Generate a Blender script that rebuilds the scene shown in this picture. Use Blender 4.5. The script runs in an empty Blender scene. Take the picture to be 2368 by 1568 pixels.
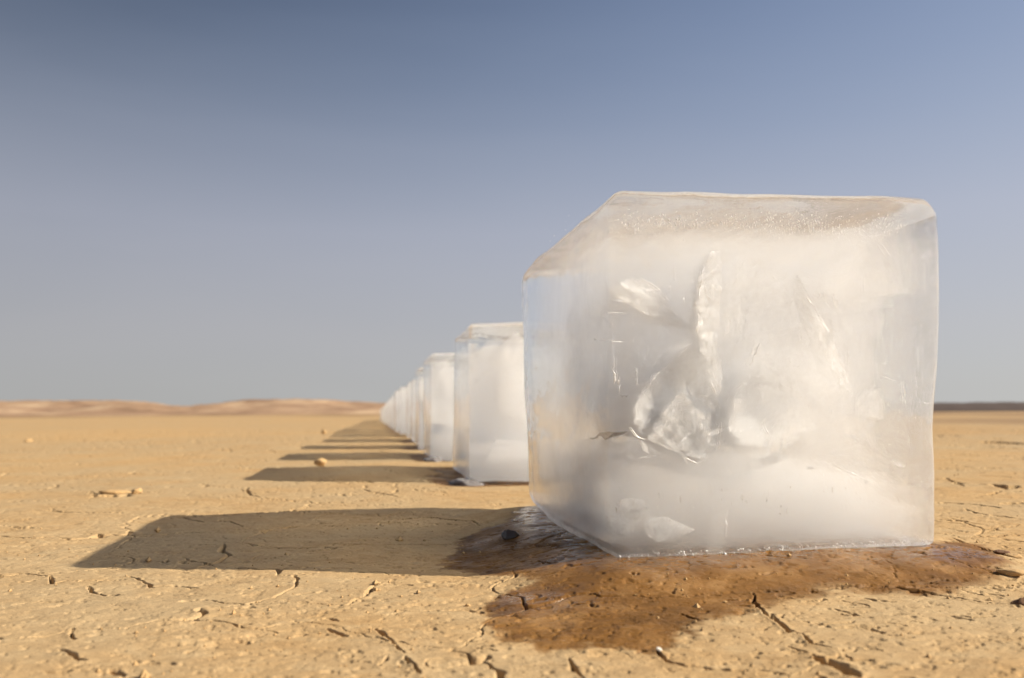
import bpy, math, random
import numpy as np
from mathutils import Matrix, Vector
random.seed(7)
rng = np.random.default_rng(7)
sc = bpy.context.scene
COL = sc.collection
rad = math.radians

# ---------------------------------------------------------------- camera
FPX, PITCH, ROLL, CAMZ = 1844.0, rad(5.24), rad(-.34), .18
cam_d = bpy.data.cameras.new('camera')
cam = bpy.data.objects.new('camera', cam_d); COL.objects.link(cam)
cam.matrix_world = Matrix.Translation((0, 0, CAMZ)) @ Matrix.Rotation(math.pi/2+PITCH, 4, 'X') @ Matrix.Rotation(ROLL, 4, 'Z')
cam_d.sensor_width = 36; cam_d.sensor_fit = 'HORIZONTAL'
cam_d.lens = FPX/2368*36
cam_d.clip_start = .02; cam_d.clip_end = 5000
cam_d.dof.use_dof = True; cam_d.dof.focus_distance = .93; cam_d.dof.aperture_fstop = 5.2
sc.camera = cam

# ---------------------------------------------------------------- light
SUN = Vector((1.53, -.24, 1.0)).normalized()
SUN_EL = math.asin(SUN.z); SUN_AZ = math.atan2(SUN.x, SUN.y)
w = bpy.data.worlds.new('World'); sc.world = w; w.use_nodes = True
wn, wl = w.node_tree.nodes, w.node_tree.links
wn.clear()
sky = wn.new('ShaderNodeTexSky'); sky.sky_type = 'NISHITA'; sky.sun_disc = False
sky.sun_elevation = SUN_EL; sky.sun_rotation = SUN_AZ
sky.altitude = 0; sky.air_density = 1.0; sky.dust_density = 1.3; sky.ozone_density = 3.0
hs = wn.new('ShaderNodeHueSaturation'); hs.inputs['Saturation'].default_value = .80
# the haze thins away from the sun's side, so the sky deepens smoothly from right to left
tc = wn.new('ShaderNodeTexCoord'); sx = wn.new('ShaderNodeSeparateXYZ'); wl.new(tc.outputs['Generated'], sx.inputs[0])
mr = wn.new('ShaderNodeMapRange'); mr.interpolation_type = 'SMOOTHSTEP'
for k, v in (('From Min', -.85), ('From Max', .35), ('To Min', .41), ('To Max', 1.22)): mr.inputs[k].default_value = v
wl.new(sx.outputs['X'], mr.inputs['Value'])
vm = wn.new('ShaderNodeVectorMath'); vm.operation = 'SCALE'
tint = wn.new('ShaderNodeVectorMath'); tint.operation = 'MULTIPLY'; tint.inputs[1].default_value = (1.0, .97, .99)
# desert dust lying over the horizon, a little brighter towards the sun
SKY_S = .0606
hz = wn.new('ShaderNodeValToRGB'); hf = wn.new('ShaderNodeValToRGB')
for node, stops in ((hz, ((0, (.335, .335, .328)), (.10, (.325, .326, .344)), (.22, (.298, .311, .364)), (.46, (.20, .24, .32)))), (hf, ((0, (.95,)*3), (.22, (.82,)*3), (.47, (.02,)*3), (.7, (0, 0, 0))))):
    e = node.color_ramp.elements
    while len(e) < 4: e.new(.5)
    for q, (p_, c_) in zip(e, stops): q.position = p_; q.color = (*c_, 1)
    wl.new(sx.outputs['Z'], node.inputs[0])
mh = wn.new('ShaderNodeMapRange'); mh.interpolation_type = 'SMOOTHSTEP'
for k, v in (('From Min', -.9), ('From Max', .9), ('To Min', .80/SKY_S), ('To Max', 1.04/SKY_S)): mh.inputs[k].default_value = v
wl.new(sx.outputs['X'], mh.inputs['Value'])
vh = wn.new('ShaderNodeVectorMath'); vh.operation = 'SCALE'; wl.new(hz.outputs[0], vh.inputs[0]); wl.new(mh.outputs[0], vh.inputs['Scale'])
mxs = wn.new('ShaderNodeMix'); mxs.data_type = 'RGBA'
bg = wn.new('ShaderNodeBackground'); bg.inputs['Strength'].default_value = SKY_S
wo = wn.new('ShaderNodeOutputWorld')
wl.new(sky.outputs[0], hs.inputs['Color']); wl.new(hs.outputs[0], tint.inputs[0]); wl.new(tint.outputs[0], vm.inputs[0])
wl.new(mr.outputs[0], vm.inputs['Scale']); mp = wn.new('ShaderNodeMapping'); mp.inputs['Scale'].default_value = (1.2, 1.2, 5.5); mp.inputs['Rotation'].default_value = (0, .22, 0)
wl.new(tc.outputs['Generated'], mp.inputs[0])
cn = wn.new('ShaderNodeTexNoise'); cn.inputs['Scale'].default_value = 1.6; cn.inputs['Detail'].default_value = 4; cn.inputs['Distortion'].default_value = .4
wl.new(mp.outputs[0], cn.inputs['Vector'])
cm = wn.new('ShaderNodeMapRange')
for k, v in (('From Min', .3), ('From Max', .7), ('To Min', -.04), ('To Max', .05)): cm.inputs[k].default_value = v
wl.new(cn.outputs['Fac'], cm.inputs['Value'])
ca = wn.new('ShaderNodeMath'); ca.operation = 'ADD'; ca.use_clamp = True; wl.new(hf.outputs[0], ca.inputs[0]); wl.new(cm.outputs[0], ca.inputs[1])
wl.new(ca.outputs[0], mxs.inputs[0]); wl.new(vm.outputs[0], mxs.inputs[6]); wl.new(vh.outputs[0], mxs.inputs[7])
wl.new(mxs.outputs[2], bg.inputs[0]); wl.new(bg.outputs[0], wo.inputs[0])
sd = bpy.data.lights.new('sun', 'SUN'); sd.energy = 5.0; sd.angle = rad(.53); sd.color = (1, .90, .74)
so = bpy.data.objects.new('sun', sd); COL.objects.link(so)
so.rotation_euler = SUN.to_track_quat('Z', 'Y').to_euler()
sc.view_settings.view_transform = 'Standard'; sc.view_settings.look = 'None'
sc.view_settings.exposure = .65; sc.view_settings.gamma = 1; sc.view_settings.use_curve_mapping = False
sc.cycles.max_bounces = 32; sc.cycles.transmission_bounces = 12; sc.cycles.transparent_max_bounces = 96
sc.cycles.diffuse_bounces = 4; sc.cycles.glossy_bounces = 8; sc.cycles.volume_bounces = 12
sc.cycles.blur_glossy = 1.5; sc.cycles.sample_clamp_indirect = 6
sc.cycles.use_denoising = True; sc.cycles.caustics_refractive = True

# ---------------------------------------------------------------- helpers
ROT = np.array(cam.matrix_world.to_3x3())
def ray(x, y): return ROT @ np.array([(x-1184)/FPX, -(y-784)/FPX, -1.0])

def _hash(ix, iy, iz, s):
    h = (ix.astype(np.int64)*374761393 + iy.astype(np.int64)*668265263 + iz.astype(np.int64)*2147483647 + s*974711) & 0xffffffff
    h = ((h ^ (h >> 13))*1274126177) & 0xffffffff
    h = ((h ^ (h >> 16))*2246822519) & 0xffffffff
    return ((h ^ (h >> 15)) & 0xffffff)/float(0xffffff)*2-1
def vnoise(x, y, z=None, s=0):
    """smooth value noise in -1..1"""
    x = np.asarray(x, float); y = np.asarray(y, float)
    ix = np.floor(x); iy = np.floor(y); fx = x-ix; fy = y-iy
    u = fx*fx*fx*(fx*(fx*6-15)+10); v = fy*fy*fy*(fy*(fy*6-15)+10)
    if z is None:
        z0 = np.zeros_like(ix)
        a = _hash(ix, iy, z0, s); b = _hash(ix+1, iy, z0, s); c = _hash(ix, iy+1, z0, s); d = _hash(ix+1, iy+1, z0, s)
        return (a*(1-u)+b*u)*(1-v)+(c*(1-u)+d*u)*v
    z = np.asarray(z, float); iz = np.floor(z); fz = z-iz; t = fz*fz*fz*(fz*(fz*6-15)+10)
    o = 0
    for k, wk in ((0, 1-t), (1, t)):
        a = _hash(ix, iy, iz+k, s); b = _hash(ix+1, iy, iz+k, s); c = _hash(ix, iy+1, iz+k, s); d = _hash(ix+1, iy+1, iz+k, s)
        o = o + wk*((a*(1-u)+b*u)*(1-v)+(c*(1-u)+d*u)*v)
    return o
def fbm(x, y, z=None, n=4, s=0, g=.5):
    o = 0; a = 1.0; tot = 0; f = 1.0
    for k in range(n):
        o = o + a*vnoise(x*f+k*17.3, y*f-k*9.1, None if z is None else z*f+k*5.7, s+k); tot += a; a *= g; f *= 2.03
    return o/tot
def sstep(a, b, x):
    t = np.clip((x-a)/(b-a), 0, 1); return t*t*(3-2*t)

def mesh_obj(name, verts, faces, mat, parent=None, smooth=True, kind=None, attrs=None):
    me = bpy.data.meshes.new(name)
    verts = np.asarray(verts, dtype=np.float32); faces = np.asarray(faces, dtype=np.int32)
    nf, k = faces.shape
    me.vertices.add(len(verts)); me.vertices.foreach_set('co', verts.ravel())
    me.loops.add(nf*k); me.loops.foreach_set('vertex_index', faces.ravel())
    me.polygons.add(nf); me.polygons.foreach_set('loop_start', np.arange(0, nf*k, k, dtype=np.int32))
    me.update(calc_edges=True)
    me.polygons.foreach_set('use_smooth', np.full(nf, smooth, dtype=bool))
    for an, av in (attrs or {}).items():
        a = me.attributes.new(an, 'FLOAT', 'POINT'); a.data.foreach_set('value', np.asarray(av, dtype=np.float32))
    me.materials.append(mat)
    o = bpy.data.objects.new(name, me); COL.objects.link(o)
    if parent: o.parent = parent
    if kind: o['kind'] = kind
    return o
def thing(o, label, cat, group=None):
    o['label'] = label; o['category'] = cat
    if group: o['group'] = group
    return o

class NT:
    def __init__(s, name):
        s.m = bpy.data.materials.new(name); s.m.use_nodes = True
        s.n = s.m.node_tree.nodes; s.l = s.m.node_tree.links; s.n.clear()
        s.out = s.n.new('ShaderNodeOutputMaterial')
    def add(s, t, ins=None, **kw):
        n = s.n.new(t)
        for k, v in kw.items(): setattr(n, k, v)
        for k, v in (ins or {}).items():
            if isinstance(v, bpy.types.NodeSocket): s.l.new(v, n.inputs[k])
            else: n.inputs[k].default_value = v
        return n
    def math(s, op, a, b=None, clamp=False):
        n = s.n.new('ShaderNodeMath'); n.operation = op; n.use_clamp = clamp
        for i, v in enumerate((a, b)):
            if v is None: continue
            if isinstance(v, bpy.types.NodeSocket): s.l.new(v, n.inputs[i])
            else: n.inputs[i].default_value = v
        return n.outputs[0]
    def ramp(s, f, stops):
        n = s.n.new('ShaderNodeValToRGB'); s.l.new(f, n.inputs[0])
        e = n.color_ramp.elements
        while len(e) < len(stops): e.new(.5)
        for q, (p, c) in zip(e, stops):
            q.position = p; q.color = c if len(c) == 4 else (*c, 1)
        return n.outputs[0]
    def noise(s, vec, scale, detail=4, rough=.55, dist=0.0):
        return s.add('ShaderNodeTexNoise', {'Vector': vec, 'Scale': scale, 'Detail': detail, 'Roughness': rough, 'Distortion': dist}).outputs['Fac']
    def mix(s, f, a, b, blend='MIX'):
        n = s.n.new('ShaderNodeMix'); n.data_type = 'RGBA'; n.blend_type = blend
        for i, v in ((0, f), (6, a), (7, b)):
            if isinstance(v, bpy.types.NodeSocket): s.l.new(v, n.inputs[i])
            else: n.inputs[i].default_value = v if i == 0 or len(v) == 4 else (*v, 1)
        return n.outputs[2]

# ---------------------------------------------------------------- materials
def mat_soil():
    t = NT('dry_clay')
    P = t.add('ShaderNodeNewGeometry').outputs['Position']
    wet = t.add('ShaderNodeAttribute', attribute_name='wet').outputs['Fac']
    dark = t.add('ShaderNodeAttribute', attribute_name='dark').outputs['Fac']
    st = t.add('ShaderNodeMapping', {'Vector': P, 'Rotation': (0, 0, .25), 'Scale': (1, 1.6, 1)}).outputs[0]
    n1 = t.noise(P, 3.2, 6, .6); n2 = t.noise(st, 26, 6, .62, .4); n3 = t.noise(st, 150, 5, .65); n4 = t.noise(P, 700, 3, .6)
    big = t.noise(P, .35, 4, .5)
    c = t.ramp(n2, [(.28, (.360, .226, .103)), (.50, (.438, .286, .137)), (.72, (.482, .340, .182))])
    c = t.mix(t.math('MULTIPLY', t.ramp(n1, [(.38, (0, 0, 0)), (.60, (1, 1, 1))]), .65), c, (.425, .318, .185))
    c = t.mix(t.math('MULTIPLY', t.ramp(big, [(.45, (0, 0, 0)), (.62, (1, 1, 1))]), .30), c, (.56, .325, .118))
    spk = t.ramp(n3, [(.27, (1, 1, 1)), (.36, (0, 0, 0))])
    c = t.mix(t.math('MULTIPLY', spk, .5), c, (.24, .15, .07))
    grain = t.ramp(n4, [(.3, (.80, .80, .80)), (.7, (1.14, 1.14, 1.14))])
    c = t.mix(1.0, c, grain, 'MULTIPLY')
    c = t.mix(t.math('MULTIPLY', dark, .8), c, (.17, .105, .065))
    wc = t.ramp(t.noise(P, 11, 9, .70), [(.32, (.095, .045, .012)), (.5, (.180, .084, .020)), (.66, (.30, .165, .060))])
    wc = t.mix(1.0, wc, grain, 'MULTIPLY')
    wn_ = t.math('ADD', wet, t.math('MULTIPLY', t.math('SUBTRACT', n2, .5), .35), True)
    wm = t.ramp(wn_, [(.22, (0, 0, 0)), (.45, (.62, .62, .62)), (.75, (1, 1, 1))])
    c = t.mix(wm, c, wc)
    film = t.add('ShaderNodeAttribute', attribute_name='film').outputs['Fac']
    rr = t.ramp(t.math('SUBTRACT', t.noise(P, 16, 4, .6), t.math('MULTIPLY', film, .35)), [(.20, (.16, .16, .16)), (.50, (.60, .60, .60))])
    rough = t.mix(wm, (.95, .95, .95), rr)
    h = t.math('ADD', t.math('MULTIPLY', n2, .16), t.math('ADD', t.math('MULTIPLY', n3, .30), t.math('MULTIPLY', n4, .22)))
    h = t.math('ADD', h, t.math('MULTIPLY', t.math('MULTIPLY', t.noise(P, 330, 4, .7), wm), .40))
    h = t.math('SUBTRACT', h, t.math('MULTIPLY', spk, .22))
    bd = t.math('MULTIPLY', t.math('SUBTRACT', .0022, t.math('MULTIPLY', wm, .0008)), t.math('SUBTRACT', 1.0, t.math('MULTIPLY', film, .7)))
    b = t.add('ShaderNodeBump', {'Height': h, 'Strength': .9, 'Distance': bd})
    p = t.add('ShaderNodeBsdfPrincipled', {'Base Color': c, 'Roughness': rough, 'Normal': b.outputs[0],
              'Specular IOR Level': t.math('ADD', .10, t.math('ADD', t.math('MULTIPLY', wm, .06), t.math('MULTIPLY', film, .36)))})
    t.l.new(p.outputs[0], t.out.inputs[0]); return t.m

def mat_hill():
    t = NT('hill_soil')
    P = t.add('ShaderNodeNewGeometry').outputs['Position']
    n = t.noise(P, .045, 7, .65); n2 = t.noise(P, .16, 5, .6)
    c = t.ramp(n, [(.36, (.22, .140, .088)), (.50, (.36, .235, .145)), (.64, (.50, .36, .23))])
    c = t.mix(t.math('MULTIPLY', t.ramp(n2, [(.5, (0, 0, 0)), (.62, (1, 1, 1))]), .5), c, (.235, .140, .090))
    p = t.add('ShaderNodeBsdfPrincipled', {'Base Color': c, 'Roughness': .95, 'Specular IOR Level': .1})
    t.l.new(p.outputs[0], t.out.inputs[0]); return t.m

def simple(name, col, rough=.9, nscale=60, amp=.25, bump=.002):
    t = NT(name)
    P = t.add('ShaderNodeTexCoord').outputs['Object']
    n = t.noise(P, nscale, 5, .6)
    c = t.mix(n, tuple(v*(1-amp) for v in col), tuple(v*(1+amp) for v in col))
    b = t.add('ShaderNodeBump', {'Height': n, 'Strength': .8, 'Distance': bump})
    p = t.add('ShaderNodeBsdfPrincipled', {'Base Color': c, 'Roughness': rough, 'Normal': b.outputs[0]})
    t.l.new(p.outputs[0], t.out.inputs[0]); return t.m

def mat_ice(clear=True):
    """outer skin of a block: refracting, wet-smooth, a share of it letting light straight through"""
    t = NT('clear_ice')
    P = t.add('ShaderNodeTexCoord').outputs['Object']
    n1 = t.noise(P, 9, 3, .5); n2 = t.noise(P, 60, 3, .5)
    n3 = t.noise(t.add('ShaderNodeMapping', {'Vector': P, 'Scale': (1, 1, .10)}).outputs[0], 75, 3, .6)
    h = t.math('ADD', n1, t.math('ADD', t.math('MULTIPLY', n2, .12), t.math('MULTIPLY', n3, .07)))
    b = t.add('ShaderNodeBump', {'Height': h, 'Strength': .40, 'Distance': .02})
    g = t.add('ShaderNodeBsdfGlass', {'Color': (.985, .99, .99, 1), 'Roughness': .0, 'IOR': 1.31, 'Normal': b.outputs[0]})
    tr = t.add('ShaderNodeBsdfTransparent', {'Color': (1, 1, 1, 1)})
    mx = t.add('ShaderNodeMixShader', {0: .30, 1: g.outputs[0], 2: tr.outputs[0]})
    t.l.new(mx.outputs[0], t.out.inputs[0])
    return t.m
def mat_haze(d=6.0, col=(1.0, .985, .955)):
    t = NT('milky_ice')
    P = t.add('ShaderNodeTexCoord').outputs['Object']
    v = t.add('ShaderNodeVolumeScatter', {'Color': (*col, 1), 'Density': d, 'Anisotropy': .0})
    tr = t.add('ShaderNodeBsdfTransparent')
    t.l.new(tr.outputs[0], t.out.inputs[0]); t.l.new(v.outputs[0], t.out.inputs['Volume']); return t.m
def mat_fracture(col=(.95, .925, .89), op=.9, lo=.36, hi=.56, gloss=.22, fa=7.0, fr=9.0, bump=.010, soft=False):
    """a crack face: feathers run out from its starting point, clear between them"""
    t = NT('cracked_ice')
    A = t.add('ShaderNodeAttribute', attribute_name='fan').outputs['Fac']
    Rd = t.add('ShaderNodeAttribute', attribute_name='run').outputs['Fac']
    v = t.add('ShaderNodeCombineXYZ', {'X': t.math('MULTIPLY', A, fa), 'Y': t.math('MULTIPLY', Rd, fr)}).outputs[0]
    P = t.add('ShaderNodeTexCoord').outputs['Object']
    n = t.noise(v, 1.0, 6, .65, .8); n2 = t.noise(P, 120, 4, .6); n3 = t.noise(P, 16, 3, .5)
    h = t.math('ADD', n, t.math('MULTIPLY', n2, .35))
    ed = t.add('ShaderNodeAttribute', attribute_name='edge').outputs['Fac']
    k = t.math('ADD', t.math('MULTIPLY', n, .6), t.math('ADD', t.math('MULTIPLY', n3, .3), t.math('MULTIPLY', n2, .1)))
    a = t.math('MULTIPLY', t.ramp(t.math('ADD', k, t.math('MULTIPLY', ed, .12)), [(lo, (.12, .12, .12)), (hi, (1, 1, 1))]), op)
    if soft: a = t.math('MULTIPLY', a, t.math('SUBTRACT', 1.0, ed))
    else: a = t.math('MULTIPLY', a, t.ramp(t.math('ADD', t.math('MULTIPLY', ed, .8), t.math('MULTIPLY', t.noise(P, 28, 4, .6), .6)), [(.62, (1, 1, 1)), (.95, (.0, .0, .0))]))
    b = t.add('ShaderNodeBump', {'Height': h, 'Strength': 1.0, 'Distance': bump})
    d = t.add('ShaderNodeBsdfDiffuse', {'Color': (*col, 1), 'Normal': b.outputs[0]})
    tl = t.add('ShaderNodeBsdfTranslucent', {'Color': (*col, 1), 'Normal': b.outputs[0]})
    m1 = t.add('ShaderNodeMixShader', {0: .25, 1: d.outputs[0], 2: tl.outputs[0]})
    gl = t.add('ShaderNodeBsdfGlossy', {'Color': (1, 1, 1, 1), 'Roughness': .24, 'Normal': b.outputs[0]})
    m2 = t.add('ShaderNodeMixShader', {0: gloss, 1: m1.outputs[0], 2: gl.outputs[0]})
    tr = t.add('ShaderNodeBsdfTransparent')
    m3 = t.add('ShaderNodeMixShader', {0: a, 1: tr.outputs[0], 2: m2.outputs[0]})
    t.l.new(m3.outputs[0], t.out.inputs[0]); return t.m

M_SOIL, M_HILL, M_ICE = mat_soil(), mat_hill(), mat_ice()
M_HAZE, M_HEART, M_BASE_REFL = mat_haze(.9), mat_haze(3.0, (.945, .902, .848)), mat_haze(7.5, (.945, .885, .825))  # base slab colour darkened to imitate the bottom face's inner reflection
M_FAR = mat_haze(4.0, (.990, .962, .920)); M_FARHEART = mat_haze(5.0, (.985, .955, .905)); M_FARBASE_REFL = mat_haze(9.0, (.90, .83, .755))  # base of the next blocks darkened further, reflection put into the colour
def mat_crack(d, gl, rough=.16, bump=.01, col=(.985, .958, .918)):
    """a crack full of fine air: a thin lens that scatters light, with a glint off its faces"""
    t = NT('cracked_ice')
    P = t.add('ShaderNodeTexCoord').outputs['Object']
    A = t.add('ShaderNodeAttribute', attribute_name='fan').outputs['Fac']; Rd = t.add('ShaderNodeAttribute', attribute_name='run').outputs['Fac']
    v = t.add('ShaderNodeCombineXYZ', {'X': t.math('MULTIPLY', A, 9.0), 'Y': t.math('MULTIPLY', Rd, 14.0)}).outputs[0]
    n = t.noise(v, 1.0, 5, .65, .6); n2 = t.noise(P, 150, 4, .65)
    b = t.add('ShaderNodeBump', {'Height': t.math('ADD', n, t.math('MULTIPLY', n2, .5)), 'Strength': 1.0, 'Distance': bump})
    g = t.add('ShaderNodeBsdfGlossy', {'Color': (1, 1, 1, 1), 'Roughness': rough, 'Normal': b.outputs[0]}); tr = t.add('ShaderNodeBsdfTransparent')
    m = t.add('ShaderNodeMixShader', {0: t.math('MULTIPLY', t.ramp(n2, [(.40, (.15, .15, .15)), (.62, (1, 1, 1))]), gl), 1: tr.outputs[0], 2: g.outputs[0]})
    vs = t.add('ShaderNodeVolumeScatter', {'Color': (*col, 1), 'Density': d, 'Anisotropy': 0.0})
    t.l.new(m.outputs[0], t.out.inputs[0]); t.l.new(vs.outputs[0], t.out.inputs['Volume']); return t.m
CRACKS = {}
def crack(d, gl=.08, rough=.2, bump=.008):
    if (d, gl) not in CRACKS: CRACKS[(d, gl)] = mat_crack(d, gl, rough, bump, (1.0, .99, .97) if d > 200 else (.950, .922, .882))
    return CRACKS[(d, gl)]
M_FACET = mat_fracture((.97, .95, .92), .90, .34, .54, .10, 11.0, 12.0, .0042); M_GRAIN = mat_fracture((.97, .95, .92), .95, .34, .52, .16, 6.0, 34.0, .006)
M_VEIL = mat_fracture((.92, .90, .87), .42, .40, .64, .10, 7.0, 9.0, .004, True)
M_MUDICE = mat_fracture((.50, .38, .26), .5, .2, .35, .1)
def mat_bubble():
    t = NT('air_bubble')
    g = t.add('ShaderNodeBsdfGlossy', {'Color': (1, 1, 1, 1), 'Roughness': .10}); d = t.add('ShaderNodeBsdfTransparent', {'Color': (.9, .88, .85, 1)})
    fz = t.add('ShaderNodeFresnel', {'IOR': 1.9})
    m = t.add('ShaderNodeMixShader', {0: t.math('ADD', fz.outputs[0], .12), 1: d.outputs[0], 2: g.outputs[0]}); t.l.new(m.outputs[0], t.out.inputs[0]); return t.m
M_BUB = mat_bubble()
def mat_spark():
    t = NT('bright_bubble')
    d = t.add('ShaderNodeBsdfDiffuse', {'Color': (.97, .95, .92, 1)}); g = t.add('ShaderNodeBsdfGlossy', {'Color': (1, 1, 1, 1), 'Roughness': .28})
    m = t.add('ShaderNodeMixShader', {0: .55, 1: d.outputs[0], 2: g.outputs[0]}); t.l.new(m.outputs[0], t.out.inputs[0]); return t.m
M_SPARK = mat_spark()

# ---------------------------------------------------------------- ice block places (bottom corners FL, FR, BL, BR, then height)
def mk(fl, u, wdt, dep, z=0.0):
    u = np.array(u)/np.hypot(*u); v = np.array([u[1], -u[0]])       # u: back, v: right
    fl = np.array(fl)
    return [np.array([*p, z]) for p in (fl, fl+v*wdt, fl+u*dep, fl+v*wdt+u*dep)]
B1 = [np.array(p) for p in ((.1081, .8739, .019), (.4905, .9573, .022), (.0207, 1.3545, .018), (.403, 1.438, .02))]
T1 = [np.array(p) for p in ((.1120, .870, .4325), (.5400, .9573, .4450), (.0130, 1.3545, .4260), (.440, 1.438, .436))]
B1[1][0] += .006
blocks = [(B1, T1)]
def top(b, h, js=.006, seed=0):
    r = np.random.default_rng(seed)
    return [p+np.array([*r.uniform(-js, js, 2), h+r.uniform(-js, js)]) for p in b]
for i, (fl, u, wd, dp, h) in enumerate((((-.112, 2.062), (-.15, .98), .39, .52, .419), ((-.308, 3.0456), (-.17, .98), .39, .44, .407), ((-.4561, 3.9264), (-.16, .98), .39, .50, .404))):
    b = mk(fl, u, wd, dp); blocks.append((b, top(b, h, .006, i+1)))
r_ = np.random.default_rng(42)
for k in range(27):
    y = 3.9264+.985*(k+1); x = -.4561-.172*.985*(k+1)+r_.uniform(-.02, .02)
    zf = -.10*sstep(4, 30, np.array(y))
    b = mk((x, y+r_.uniform(-.03, .03)), (-.16+r_.uniform(-.02, .02), .98), .39, .5+r_.uniform(-.03, .03), float(zf))
    blocks.append((b, top(b, .405+r_.uniform(-.012, .012), .006, 100+k)))

# ---------------------------------------------------------------- ground
def quad_sd(x, y, q):
    """signed distance to the quad FL,FR,BR,BL (positive outside), axis-by-axis bound"""
    P = [q[0][:2], q[1][:2], q[3][:2], q[2][:2]]
    return poly_sd(x, y, np.array(P))
def poly_sd(x, y, P):
    d2 = np.full(x.shape, 1e9); ins = np.zeros(x.shape, bool)
    n = len(P)
    for i in range(n):
        a, b = P[i], P[(i+1) % n]; e = b-a
        t = np.clip(((x-a[0])*e[0]+(y-a[1])*e[1])/(e@e), 0, 1)
        d2 = np.minimum(d2, (x-a[0]-t*e[0])**2+(y-a[1]-t*e[1])**2)
        c = ((a[1] > y) != (b[1] > y)) & (x < (b[0]-a[0])*(y-a[1])/(b[1]-a[1]+1e-12)+a[0])
        ins ^= c
    return np.where(ins, -1, 1)*np.sqrt(d2)
def base_h(x, y):
    x = np.asarray(x, float); y = np.asarray(y, float)
    d = quad_sd(x, y, B1)
    h = .021*(1-sstep(0.0, .15, np.maximum(d, 0)))
    return h - .10*sstep(4, 30, y)
def gnd(px, py, it=3):
    d = ray(px, py); z = 0.0
    for _ in range(it):
        t = (z-CAMZ)/d[2]; z = float(base_h(np.array(d[0]*t), np.array(d[1]*t)))
    t = (z-CAMZ)/d[2]
    return np.array([d[0]*t, d[1]*t])

# (pixel polyline, width m, depth m)
CR = [([(406,1392),(477,1389),(508,1397),(569,1400),(660,1399),(706,1397),(792,1402)], .0022, .0035),
 ([(800,1404),(812,1392),(843,1379),(863,1359),(884,1346)], .005, .006),
 ([(790,1404),(830,1400),(870,1398)], .002, .003),
 ([(866,1452),(884,1465),(909,1491),(934,1511)], .0055, .008), ([(938,1522),(950,1542),(970,1566)], .0055, .008), ([(880,1541),(887,1530),(896,1520)], .003, .005),
 ([(164,1456),(167,1468),(170,1484)], .005, .007), ([(140,1508),(162,1516),(173,1529),(200,1533)], .0065, .009), ([(255,1550),(290,1566)], .005, .006),
 ([(200,1355),(213,1366),(244,1374),(279,1374)], .0032, .005), ([(117,1328),(122,1349),(152,1343),(203,1341),(290,1338)], .0022, .003),
 ([(110,1330),(60,1322),(0,1330)], .002, .003), ([(300,1330),(340,1346),(356,1358)], .003, .004), ([(340,1357),(400,1352),(460,1357)], .002, .0025),
 ([(200,1232),(269,1238),(355,1237),(447,1234),(559,1232),(620,1227),(680,1214),(792,1216),(863,1214),(924,1201),(995,1196),(1092,1204),(1117,1219)], .0045, .006),
 ([(600,1232),(640,1222),(690,1216)], .012, .006),
 ([(554,1257),(574,1243),(620,1229)], .0035, .004), ([(554,1257),(584,1261),(675,1267),(760,1266)], .003, .004),
 ([(518,1262),(513,1275),(531,1283),(508,1298),(452,1313)], .006, .008), ([(430,1262),(513,1262)], .002, .003), ([(560,1300),(590,1288),(612,1281)], .003, .003),
 ([(884,1262),(950,1262),(1036,1262),(1070,1257)], .005, .006),
 ([(840,1132),(863,1138),(929,1151)], .008, .007), ([(569,1133),(579,1146),(635,1156)], .008, .007), ([(640,1130),(680,1124)], .004, .004),
 ([(610,1456),(642,1461)], .0035, .004), ([(760,1452),(800,1470)], .0022, .003), ([(880,1424),(950,1414),(1050,1408),(1110,1404)], .002, .002),
 ([(380,1200),(420,1196),(470,1206),(530,1203),(560,1216)], .005, .004),
 ([(1742,1373),(1745,1401),(1765,1424),(1804,1450),(1827,1464),(1861,1475),(1873,1493),(1919,1503)], .0042, .008),
 ([(1936,1515),(1967,1532)], .003, .005), ([(1879,1521),(1907,1535),(1941,1549),(1985,1572)], .0085, .012), ([(1822,1497),(1850,1506),(1872,1516)], .004, .006),
 ([(1900,1325),(1956,1338),(1987,1350),(2073,1358),(2135,1373),(2204,1384),(2272,1393),(2368,1403)], .0055, .009),
 ([(2200,1246),(2224,1256),(2289,1276),(2320,1280)], .005, .007),
 ([(1519,1504),(1542,1527),(1588,1541),(1673,1549),(1720,1556)], .0035, .006),
 ([(1320,1521),(1328,1549),(1348,1570)], .003, .005), ([(1177,1544),(1260,1537),(1320,1538)], .002, .003),
 ([(1844,1444),(1907,1452),(1976,1444)], .003, .005), ([(1990,1389),(2030,1396)], .005, .006), ([(1700,1421),(1740,1420)], .002, .004),
 ([(2161,1084),(2189,1084),(2229,1089),(2262,1090),(2299,1089)], .018, .012),
 ([(2204,1115),(2229,1120),(2266,1123),(2299,1123),(2324,1132),(2348,1126)], .028, .018), ([(2150,1109),(2185,1109),(2230,1128)], .012, .008), ([(2260,1101),(2330,1103),(2368,1107)], .012, .007),
 ([(2157,1170),(2183,1168),(2216,1170),(2259,1173),(2318,1181)], .010, .009), ([(2232,1183),(2256,1191),(2290,1196),(2368,1204)], .009, .010),
 ([(2318,1169),(2368,1167)], .010, .008), ([(2206,1209),(2240,1212)], .008, .008), ([(2150,1206),(2200,1210),(2270,1216)], .004, .005), ([(2310,1247),(2368,1252)], .006, .006),
 ([(2190,1030),(2368,1036)], .03, .010), ([(2281,1021),(2330,1025),(2368,1027)], .10, .03), ([(2185,1008),(2215,1010)], .08, .02),
 ([(100,1180),(180,1186),(290,1187)], .008, .006), ([(0,1217),(40,1220),(90,1222)], .007, .006), ([(205,1143),(235,1147)], .010, .010), ([(236,1149),(262,1150),(300,1149)], .026, .020)]
rc = np.random.default_rng(5)
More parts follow.
